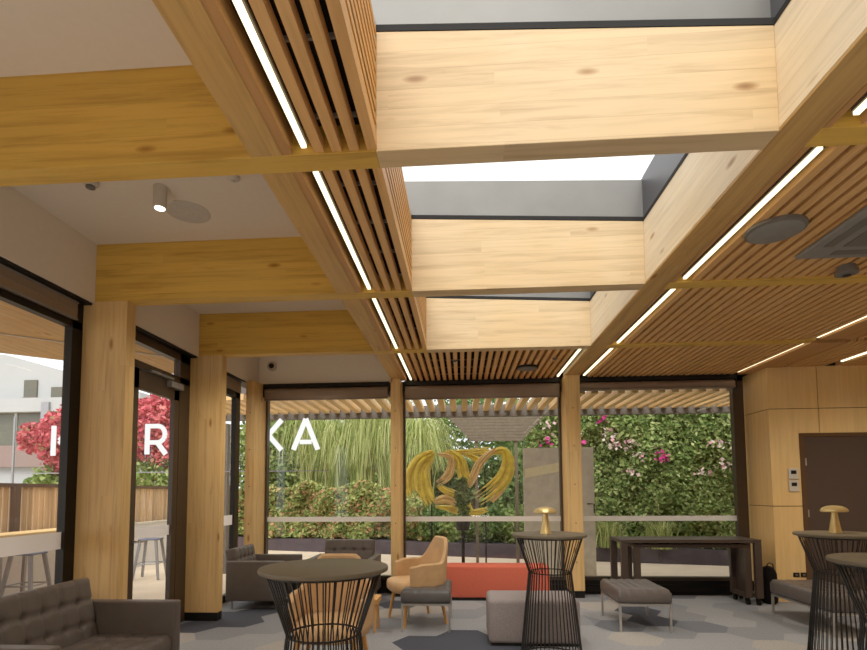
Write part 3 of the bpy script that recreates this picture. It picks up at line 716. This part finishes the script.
# flowering hedge behind the right window
h = thing('hedge', 'tall flowering green hedge filling the right back window', 'hedge', (4.0, 11.4, .3))
def off(p): return p-np.array((4.0, 11.4, .3))
hy = lambda x: HY(x)+.15
pts = slab(34000, 1.5, 8.5, .32, 3.55, hy, .4, .2); leafobj('foliage', off(pts), .05, M['leaf'], h)
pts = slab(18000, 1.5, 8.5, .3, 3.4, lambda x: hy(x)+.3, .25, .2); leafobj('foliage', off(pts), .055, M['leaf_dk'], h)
m = MB(); m.prism([(1.5-4, hy(1.5)+.62-11.4), (8.5-4, hy(8.5)+.62-11.4), (8.5-4, hy(8.5)+.8-11.4), (1.5-4, hy(1.5)+.8-11.4)], 'z', 0, 3.1); m.build('shade_core', M['hedgecore'], h)
cl = [np.array([x, hy(np.array(x))-.1, z])+rng.normal(size=(14, 3))*np.array([.09, .05, .07]) for x, z in ((3.6, 2.55), (3.75, 2.25), (5.2, 2.45), (3.35, 2.5))]
for k in range(16):
    x = rng.uniform(1.9, 6); z = 1.5+1.6*rng.random(); c = np.array([x, hy(np.array(x))-.08, z]); cl.append(c+rng.normal(size=(int(rng.integers(5, 16)), 3))*np.array([.09, .04, .06]))
leafobj('blossom', off(np.concatenate(cl)), .036, M['blossom'], h, asp=.9)
cl = []
for x, z, n in ((2.59, 2.5, 26), (4.2, 2.2, 22), (3.1, 3.07, 12), (2.45, 2.6, 12), (1.9, 2.6, 14)):
    cl.append(np.array([x, hy(np.array(x))-.1, z])+rng.normal(size=(n, 3))*np.array([.08, .05, .06]))
leafobj('blossom', off(np.concatenate(cl)), .045, M['blossom_pk'], h, asp=.9)

# mixed low hedge behind the left back window
h = thing('hedge', 'low mixed red and green hedge behind the back left window', 'hedge', (-3.0, 13.0, .3))
def off(p): return p-np.array((-3.0, 13.0, .3))
pts = slab(22000, -7, -1.0, .35, 1.72, lambda x: HY(x)+.2, .5, .3); leafobj('foliage', off(pts), .06, M['leaf_mix'], h)
pts = slab(9000, -7, -1.0, .3, 1.65, lambda x: HY(x)+.5, .4, .3); leafobj('foliage', off(pts), .06, M['leaf'], h)
m = MB(); m.prism([(-4, HY(-7)+.95-13), (2, HY(-1)+.95-13), (2, HY(-1)+1.1-13), (-4, HY(-7)+1.1-13)], 'z', 0, 1.25); m.build('shade_core', M['hedgecore'], h)
# low bushes behind the middle window
for k, (x, lb) in enumerate(((-.75, 'low green bush behind the middle window, beside the left column'), (-.05, 'low green bush behind the middle window, above the sideways tan chair'), (.65, 'low green bush behind the middle window, left of the lamp table'), (1.3, 'low green bush behind the middle window, behind the brass lamp'))):
    b = thing('bush', lb, 'bush', (x, HY(x)+.5, .3), 0, 'low bushes behind the middle window')
    leafobj('foliage', blob(4200, (0, 0, .38), (.52, .42, .46), .4), .045, M['leaf'] if k % 2 else M['leaf_dk'], b)
    MB().cyl((0, 0, 0), (.03, 0, .35), .04, .02).build('stem', M['bark'], b)

# arching ornamental grasses and weeping fronds
def grass(label, loc, n, hgt, spread, wd=.012, droop=1.2, mat='grass', lean=0.):
    vs = []; fs = []
    for k in range(n):
        a = rng.uniform(0, 2*PI); h_ = hgt*rng.uniform(.75, 1.05); sp_ = spread*rng.uniform(.3, 1.1); bx, by = rng.normal(size=2)*.1
        w = wd*rng.uniform(.7, 1.3); px, py = -math.sin(a)*w, math.cos(a)*w; b0 = len(vs)
        for s in range(7):
            q = s/6; r = sp_*q**1.6; z = h_*(q*1.55-droop*.55*q**3) if droop > 1 else h_*q
            wq = 1-q*.8
            vs += [(bx+r*math.cos(a)-px*wq, by+r*math.sin(a)*.6-py*wq, z), (bx+r*math.cos(a)+px*wq, by+r*math.sin(a)*.6+py*wq, z)]
        fs += [(b0+2*s, b0+2*s+1, b0+2*s+3, b0+2*s+2) for s in range(6)]
    me = bpy.data.meshes.new('ornamental_grass'); me.from_pydata(vs, [], fs); me.materials.append(M[mat])
    o = bpy.data.objects.new('ornamental_grass', me); C.objects.link(o); o.location = loc; tag(o, label, 'grass clump', 'tall grasses behind the left hedge', 'thing'); return o
GL_ = ['tall arching grass clump behind the left hedge, hard against the corner column', 'tall arching grass clump behind the left hedge, under the letter K', 'tall arching grass clump behind the left hedge, under the letter A',
       'tall arching grass clump behind the left hedge, just right of the letter A', 'tall arching grass clump behind the left hedge, left of the middle column', 'tall arching grass clump behind the left hedge, hidden partly by the middle column']
for k, lb in enumerate(GL_):
    x = -5.2+.82*k; grass(lb, (x, HY(x)+1.15, .3), 760, 4.7+.5*math.sin(k*2.1), 1.25, .014, 1.9)
for k, lb in enumerate(('short bright grass tuft at the foot of the right hedge, seen above the long tables', 'short grass tuft at the right hedge, above the right end of the tables', 'short bright grass tuft at the foot of the right hedge, beside the column')):
    x = (3.1, 4.1, 2.2)[k]; o = grass(lb, (x, HY(x)+.0, .3), 220, .62, .5, .008, 1.2); o['group'] = 'short grasses at the right hedge'
# trees beyond the terrace
def tree(name, label, loc, crowns, trunk_h, mat, n, sz, group='trees beyond the terrace'):
    t = thing(name, label, 'tree', loc, 0, group)
    leafobj('crown', np.concatenate([blob(n, c, r, .35) for c, r in crowns]), sz, M[mat], t)
    m = MB(); m.cyl((0, 0, -.0), (0, 0, trunk_h), .12, .08)
    for c, r in crowns: m.cyl((0, 0, trunk_h*.8), c, .06, .02)
    m.build('trunk', M['bark'], t)
tree('tree', 'dark green tree behind the golden ribbon sculpture', (.3, 15.0, 0), [((0, 0, 2.9), (1.9, .9, 1.7)), ((1.1, 0, 1.3), (1.0, .7, 1.0)), ((-1.2, .2, 1.5), (1.2, .8, 1.1))], 1.6, 'leaf_dk', 5200, .075)
tree('tree', 'leafy green tree above the tall grasses of the back left window', (-4.6, 18.5, 0), [((0, 0, 2.8), (2.6, 1., 1.6)), ((2.6, 0, 2.4), (2.2, 1., 1.5))], 2., 'leaf', 8000, .085)
tree('tree', 'mid green tree behind the stone panel, left of the right column', (2.6, 17.6, 0), [((0, 0, 2.5), (1.7, .9, 1.5)), ((-.9, 0, 1.5), (1.2, .8, 1.2))], 1.6, 'leaf', 5200, .075)

# pergola beyond the back glass
m = MB(); x = -4.6; k = 0
per = thing('pergola', 'timber pergola of pale battens over the terrace behind the back windows', 'pergola', (0, 0, 0))
m = MB()
for x in np.arange(-4.6, 6.4, .2): m.box(x, x+.10, YG+.1, 9.62, 3.0, 3.10)
m.build('battens', M['deck_y'], per)  # warm sunlit look of the battens is put into their timber colour
MB().box(-4.7, 6.4, 9.62, 9.74, 2.9, 3.12).build('fascia', M['dark_grey'], per)
MB().box(-4.7, 6.4, YG+.12, YG+.18, 3.1, 3.25).build('ledger', M['dark_grey'], per)
for x in (-4.6, 6.2): MB().box(x, x+.12, 9.62, 9.74, -.012, 2.84).build('post', M['dark_grey'], per)
lo = thing('reflected_slats', 'grey timber slats built for the ceiling reflected high in the middle window', 'screen', (.72, 11.0, 0))
m = MB()
for k in range(9): m.box(-1.05+.06*k, 1.05-.06*k, -.02, .02, 3.16-.066*k-.062, 3.16-.066*k)
m.build('louvres', M['louvre'], lo)  # trapezoid of slats built for the interior ceiling reflected in the glass
for s in (-1, 1): MB().box(s*.42-.03, s*.42+.03, .021, .08, -.012, 3.2).build('post', M['louvre'], lo)

# golden ribbon sculpture on a slim stand
sc = thing('sculpture', 'golden yellow ribbon sculpture of swirling loops behind the middle window', 'sculpture', (0, 9.2, 0))
def px2(u, v): return (-.839+(u/4.817+400-415)*.01770, 2.253-(v/4.817+390-450)*.01787)
def ribbon(uv, w0, w1, y0, y1, mat):
    P_ = np.array([px2(*q) for q in uv]); n = 26; tt = np.linspace(0, len(P_)-1, n); out = []
    for s in tt:                                   # Catmull-Rom through the points
        i = min(int(s), len(P_)-2); q = s-i; p0, p1, p2, p3 = P_[max(i-1, 0)], P_[i], P_[i+1], P_[min(i+2, len(P_)-1)]
        out.append(.5*((2*p1)+(-p0+p2)*q+(2*p0-5*p1+4*p2-p3)*q*q+(-p0+3*p1-3*p2+p3)*q**3))
    out = np.array(out); mb = MB()
    for j, (c_, ww, dy) in enumerate(((-.82, .2, .0), (-.45, .26, -.02), (-.02, .3, .01), (.4, .25, -.03), (.8, .17, .02))):
        vs = []; ph = rng.uniform(0, 6); t0, t1 = rng.uniform(0, .1), rng.uniform(.88, 1)
        for k in range(n):
            q = k/(n-1); d = out[min(k+1, n-1)]-out[max(k-1, 0)]; d = d/np.linalg.norm(d); nn = np.array([-d[1], d[0]])
            w = (w0+(w1-w0)*q)*1.25*(.6+.4*math.sin(PI*q)); o_ = (c_+.12*math.sin(4*q+ph))*w*(.55+.6*q)
            e = min(1, max(0, (q-t0)/.12))*min(1, max(0, (t1-q)/.12)); hw = ww*w*1.05*max(.02, e**.5)
            for s_, y_ in ((-1, 0), (0, -.02), (1, 0)): vs.append((out[k][0]+nn[0]*(o_+hw*s_), y0+(y1-y0)*q+dy+y_, out[k][1]+nn[1]*(o_+hw*s_)))
        mb.add(vs, [(k*3+a, k*3+a+1, k*3+a+4, k*3+a+3) for k in range(n-1) for a in range(2)])
    o = mb.build('ribbon', mat, sc, smooth='all'); md = o.modifiers.new('thick', 'SOLIDIFY'); md.thickness = .008
ribbon([(165, 296), (95, 340), (65, 420), (75, 520)], .11, .15, 0, .05, M['gold'])
ribbon([(170, 300), (120, 380), (120, 470), (150, 550)], .08, .13, .06, 0.02, M['gold'])
ribbon([(185, 310), (250, 330), (235, 410), (180, 450)], .07, .06, -.05, .0, M['goldlt'])
ribbon([(235, 295), (290, 340), (310, 420), (335, 450)], .11, .07, 0, -.05, M['gold'])
ribbon([(300, 300), (380, 340), (410, 350)], .06, .05, .04, .02, M['gold'])
ribbon([(460, 290), (390, 350), (350, 430), (330, 470)], .08, .05, -.08, -.02, M['goldlt'])
ribbon([(420, 320), (490, 295), (520, 350), (485, 440), (370, 530)], .08, .14, -.02, .03, M['gold'])
ribbon([(210, 296), (330, 300), (440, 292)], .05, .06, .08, .08, M['gold'])
ribbon([(440, 540), (490, 470), (505, 400)], .08, .06, .07, .06, M['goldlt'])
ribbon([(180, 460), (230, 490), (300, 520), (300, 540)], .07, .06, 0, .05, M['gold'])
ribbon([(165, 540), (220, 525), (270, 545)], .09, .06, -.04, 0, M['goldlt'])
ribbon([(330, 545), (350, 590), (420, 575)], .06, .05, .02, 0, M['gold'])
ribbon([(170, 560), (240, 570), (280, 590)], .05, .05, .02, .04, M['gold'])
for x in (-.55, .4): MB().cyl((x, .06, -.012), (x, .06, 1.9), .015).build('stand', M['black'], sc)
MB().box(-.75, .75, -.12, .18, -.012, .03).build('base', M['black'], sc)
pt = thing('potted_shrub', 'small dark green shrub on a black stand in front of the golden sculpture', 'plant', (.0, 8.85, 0))
leafobj('foliage', np.concatenate([blob(700, (0, 0, 1.42), (.14, .12, .16), .3), blob(300, (0, 0, 1.62), (.08, .08, .14), .3), blob(260, (.02, 0, 1.2), (.1, .1, .16), .3)]), .035, M['leaf_dk'], pt)
MB().lathe([(.09, .85), (.11, .86), (.13, 1.08), (.12, 1.085)], 24).build('pot', M['black'], pt, smooth=True)
MB().cyl((0, 0, -.012), (0, 0, .86), .03).build('stand', M['black'], pt)
pa = thing('stone_panel', 'pale grey stone panel with a cream strip, behind the right part of the middle window', 'panel', (1.68, 9.3, 0))
MB().box(-.6, .62, -.03, .03, -.012, 2.27).build('slab', M['panelgrey'], pa)
MB().prism([(-.58, 1.74), (.1, 1.86), (.1, 2.02), (-.58, 1.90)], 'y', -.04, -.0305).build('cream_strip', M['panelcream'], pa)
MB().tube([(.5, -.031, 1.28), (.5, -.07, 1.28), (.6, -.07, 1.28), (.6, -.07, 1.12)], .012).build('handle', M['black'], pa)

# glass sign screen with white letters
sg = thing('glass_sign', 'clear glass screen with white letters KARAKA outside the left windows', 'sign', (0, 9.0, 0))
m = MB(); m.add([(-8.3, .03, 1.9), (-2.35, .03, 1.9), (-2.35, .03, 2.95), (-8.3, .03, 2.95)], [(0, 1, 2, 3)]); m.build('pane', M['screen'], sg)
def letter(ch, x, z, w=.44, hh=.55, sw=.085):
    m = MB()
    def bar(a, b, s=sw):
        a = Vector((a[0]*w, a[1]*hh)); b = Vector((b[0]*w, b[1]*hh)); d = (b-a).normalized(); n_ = Vector((-d.y, d.x))*s/2
        m.prism([tuple(a-n_), tuple(b-n_), tuple(b+n_), tuple(a+n_)], 'y', -.02, .0)
    if ch == 'K': bar((.1, 0), (.1, 1)); bar((.9, .99), (.36, .5)); bar((.36, .5), (.9, .01))
    if ch == 'A': bar((.0, 0), (.5, 1)); bar((.5, 1), (1.0, 0)); bar((.26, .25), (.74, .25), sw*.9)
    if ch == 'R':
        bar((.1, 0), (.1, 1)); bar((.5, .42), (.9, 0))
        pts_ = [(.1, .93), (.55, .93)]+[(.55+.3*math.sin(a), .66+.27*math.cos(a)) for a in np.linspace(.3, PI-.3, 8)]+[(.55, .39), (.1, .39)]
        for a_, b_ in zip(pts_[:-1], pts_[1:]): bar(a_, b_, sw*.92)
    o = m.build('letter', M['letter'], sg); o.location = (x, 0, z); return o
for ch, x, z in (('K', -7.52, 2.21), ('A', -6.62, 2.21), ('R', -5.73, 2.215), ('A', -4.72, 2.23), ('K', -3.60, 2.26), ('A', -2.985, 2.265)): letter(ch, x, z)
for x in (-8.3, -6.9, -4.45): MB().box(x-.015, x+.015, .04, .07, -.012, 2.95).build('post', M['galv'], sg)
MB().box(-8.3, -2.35, .04, .07, 1.885, 1.9).build('rail', M['galv'], sg)

# timber fence, counter and stools on the left terrace
fn = thing('fence', 'brown vertical timber board fence along the left terrace', 'fence', (-7.0, 9, 0))
m = MB()
for y in np.arange(-6, 6.5, .115): m.box(-.012, .012, y, y+.088, .02, 1.62)
m.build('boards', M['fence'], fn)
MB().box(-.03, .05, -6, 6.5, 1.62, 1.68).box(.013, .05, -6, 6.5, .3, .38).build('rail', M['postbrown'], fn)
for y in (-3.6, -1.35, .9, 3.1, 5.4): MB().box(.013, .1, y-.05, y+.05, -.012, 1.62).build('post', M['postbrown'], fn)
lw = thing('low_wall', 'pale rendered low wall at the foot of the brown fence', 'wall', (-6.82, 9, 0))
MB().box(-.05, .05, -6, 6.4, -.012, .86).build('body', plain('pale_render', lin(206, 200, 194), .85, noise=.04), lw)
MB().box(-.065, .065, -6, 6.4, .86, .9).build('coping', M['panelgrey'], lw)
ct = thing('outdoor_counter', 'pale timber counter along the brown terrace fence', 'counter', (-6.35, 7.4, 0))
MB().box(-.28, .2, -2.6, 1.5, .91, .955).build('counter_top', M['deck_y'], ct)
for y in (-2.4, -.5, 1.35): MB().box(-.2, -.13, y, y+.07, -.012, .91).build('leg', M['galv'], ct)
def stool(label, loc, rz):
    t = thing('bar_stool', label, 'stool', loc, rz, 'metal bar stools at the outdoor counter')
    MB().box(-.165, .165, -.165, .165, .69, .715).build('seat', M['bluegrey'], t, bevel=.02)
    for sx in (-1, 1):
        for sy in (-1, 1):
            MB().cyl((sx*.215, sy*.215, 0), (sx*.13, sy*.13, .69), .026, .03, n=4).build('leg', M['galv'], t)
    m = MB(); q = .178
    for a_, b_ in (((-q, -q), (q, -q)), ((q, -q), (q, q)), ((q, q), (-q, q)), ((-q, q), (-q, -q))): m.cyl((*a_, .28), (*b_, .28), .01)
    m.build('foot_ring', M['galv'], t); return t
s0 = stool('metal bar stool outside the near left window, the closer one', (-6.0, 6.85, -.012), .1)
dup(s0, (-5.72, 7.40, -.012), .5, 'metal bar stool outside the near left window, just behind the closer one')
dup(s0, (-5.6, 9.05, -.012), .2, 'metal bar stool seen through the glass door')
# pink flowering shrubs and white building beyond the fence
sh = thing('flowering_shrub', 'pink flowering shrub beyond the fence, seen in the near left window', 'shrub', (-10.6, 13, 0), 0, 'pink shrubs beyond the fence')
leafobj('foliage', np.concatenate([blob(3200, (0.1, 0, 2.9), (.75, .6, .85), .4), blob(900, (-.75, 0, 3.0), (.35, .4, .4), .4)]), .07, M['leaf_pink'], sh)
leafobj('leaves', blob(1800, (-.1, 0, 1.5), (.85, .6, .8), .4), .08, M['leaf'], sh)
MB().cyl((0, 0, -.012), (0, 0, 2.6), .07, .03).build('stem', M['bark'], sh)
sh = thing('flowering_shrub', 'pink flowering shrub beyond the fence, seen through the glass door', 'shrub', (-8.3, 13.4, 0), 0, 'pink shrubs beyond the fence')
leafobj('foliage', np.concatenate([blob(5200, (0, 0, 3.25), (1.1, .6, .95), .4), blob(2500, (1., 0, 2.9), (.8, .6, .9), .4)]), .07, M['leaf_pink'], sh)
leafobj('leaves', np.concatenate([blob(2600, (0.2, 0, 1.6), (1.3, .6, .95), .4)]), .08, M['leaf'], sh)
MB().cyl((0, 0, -.012), (0, 0, 3.0), .08, .03).build('stem', M['bark'], sh)
tree('tree', 'green tree beyond the narrow left window', (-5.6, 14.6, 0), [((0, 0, 2.6), (1.1, .8, 1.6))], 1.6, 'leaf', 5200, .075)
bd = thing('building', 'white rendered building with a sloping roof beyond the fence', 'building', (-22, 22, 0))
MB().prism([(-8, -.012), (7.5, -.012), (7.5, 6.1), (.95, 7.98), (-8, 8.6)], 'y', .3, 6).build('wall', M['bwall'], bd)
MB().box(-8, 7.5, -.3, .3, 5.2, 5.82).build('parapet', M['bwall'], bd)
MB().box(-8, 7.5, -.0, .3, 2.75, 3.72).build('band', M['bband'], bd)
MB().box(-8, 7.5, .05, .3, 3.72, 5.2).build('window_strip', M['bwin'], bd)
for x in np.arange(-7.6, 7.4, 1.35): MB().box(x-.06, x+.06, 0.0, .05, 3.72, 5.2).build('mullion', M['bwall'], bd)
for x0, x1, z0, z1 in ((1.98, 2.6, 5.95, 6.75), (3.3, 3.85, 5.9, 6.4)):
    w_ = MB().box(x0, x1, .22, .299, z0, z1).build('window', M['bwin'], bd)
    MB().box(x0-.05, x1+.05, .2, .219, z0-.06, z0).build('window_sill', M['bband'], w_)
MB().box(-8, 7.5, -.5, -.3, 1.5, 1.9).build('lower_band', M['bwall'], bd)
MB().box(3.4, 3.75, -.42, -.3, 3.6, 5.6).build('downpipe', M['galv'], bd)
# angled timber slab standing in for an interior beam reflected in the left glazing
ev = MB(); ev.prism([(XG-.08, -3), (-9, -3), (-9, 2.78), (-3.6, 7.42), (XG-.08, 7.42)], 'z', 3.2, 3.3)
struct(ev.build('reflected_beam_slab', M['gl_y']))
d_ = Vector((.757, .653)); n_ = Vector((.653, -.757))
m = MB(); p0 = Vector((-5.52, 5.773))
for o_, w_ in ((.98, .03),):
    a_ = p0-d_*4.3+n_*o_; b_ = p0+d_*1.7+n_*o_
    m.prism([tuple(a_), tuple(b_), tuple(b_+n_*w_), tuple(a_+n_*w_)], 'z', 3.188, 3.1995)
struct(m.build('led_reflection_strip', M['offwhite']))  # pale strip drawn for a ceiling light line reflected in the left glass

# ---------------------------------------------------------------- light
w = bpy.data.worlds.new('world'); scn.world = w; w.use_nodes = True
nt = w.node_tree; bg = nt.nodes['Background']
tc = nt.nodes.new('ShaderNodeTexCoord'); sxyz = nt.nodes.new('ShaderNodeSeparateXYZ'); rp = nt.nodes.new('ShaderNodeValToRGB')
nt.links.new(tc.outputs['Generated'], sxyz.inputs[0]); nt.links.new(sxyz.outputs[2], rp.inputs[0]); nt.links.new(rp.outputs[0], bg.inputs[0])
rp.color_ramp.elements[0].position = 0.; rp.color_ramp.elements[0].color = (.86, .9, .95, 1)
rp.color_ramp.elements[1].position = .5; rp.color_ramp.elements[1].color = (1, .985, .95, 1)
bg.inputs[1].default_value = 1.45
def lamp(kind, name, loc, rot, energy, col, **kw):
    l = bpy.data.lights.new(name, kind); l.energy = energy; l.color = col
    for k, v in kw.items(): setattr(l, k, v)
    o = bpy.data.objects.new(name, l); C.objects.link(o); o.location = loc; o.rotation_euler = rot; return o
lamp('SUN', 'sun', (0, 0, 20), (math.radians(42), 0, math.radians(-6)), 3.0, (1, .94, .84), angle=math.radians(40))
for x, y, e in ((-2.2, .2, 70), (-2.1, 5.2, 45), (-2.1, 7.0, 30), (.4, 6.9, 45), (.4, -1.4, 80), (2.9, 1.2, 80), (2.9, 5.2, 70), (3.2, -1.6, 80), (5.6, 2.6, 80), (5.2, 5.6, 70), (-2.2, -1.8, 70)):
    lamp('SPOT', 'fill_spot', (x, y, 3.17), (0, 0, 0), e*1.75, (1, .9, .74), spot_size=math.radians(165), spot_blend=.9, shadow_soft_size=.09).visible_glossy = False  # added fill spots with no fittings, hidden from reflections
for x, y, e in ((-2.3, .7, 13), (.6, -1.5, 14), (3.2, .2, 18)):
    lamp('AREA', 'upward_fill', (x, y, .7), (PI, 0, 0), e, (1, .93, .82), shape='DISK', size=.7)  # added unseen fill discs below the view, brightening the ceiling
lamp('SPOT', 'spotlight_lamp', (-2.14, 3.45, 3.5), (0, 0, 0), 20, (1, .86, .66), spot_size=1.2, spot_blend=.6, shadow_soft_size=.04)

scn.view_settings.view_transform = 'Standard'
scn.view_settings.look = 'None'
scn.view_settings.exposure = .2
scn.view_settings.gamma = 1.15
scn.cycles.use_denoising = True
scn.cycles.max_bounces = 10; scn.cycles.diffuse_bounces = 5; scn.cycles.transparent_max_bounces = 16
scn.cycles.sample_clamp_indirect = 6
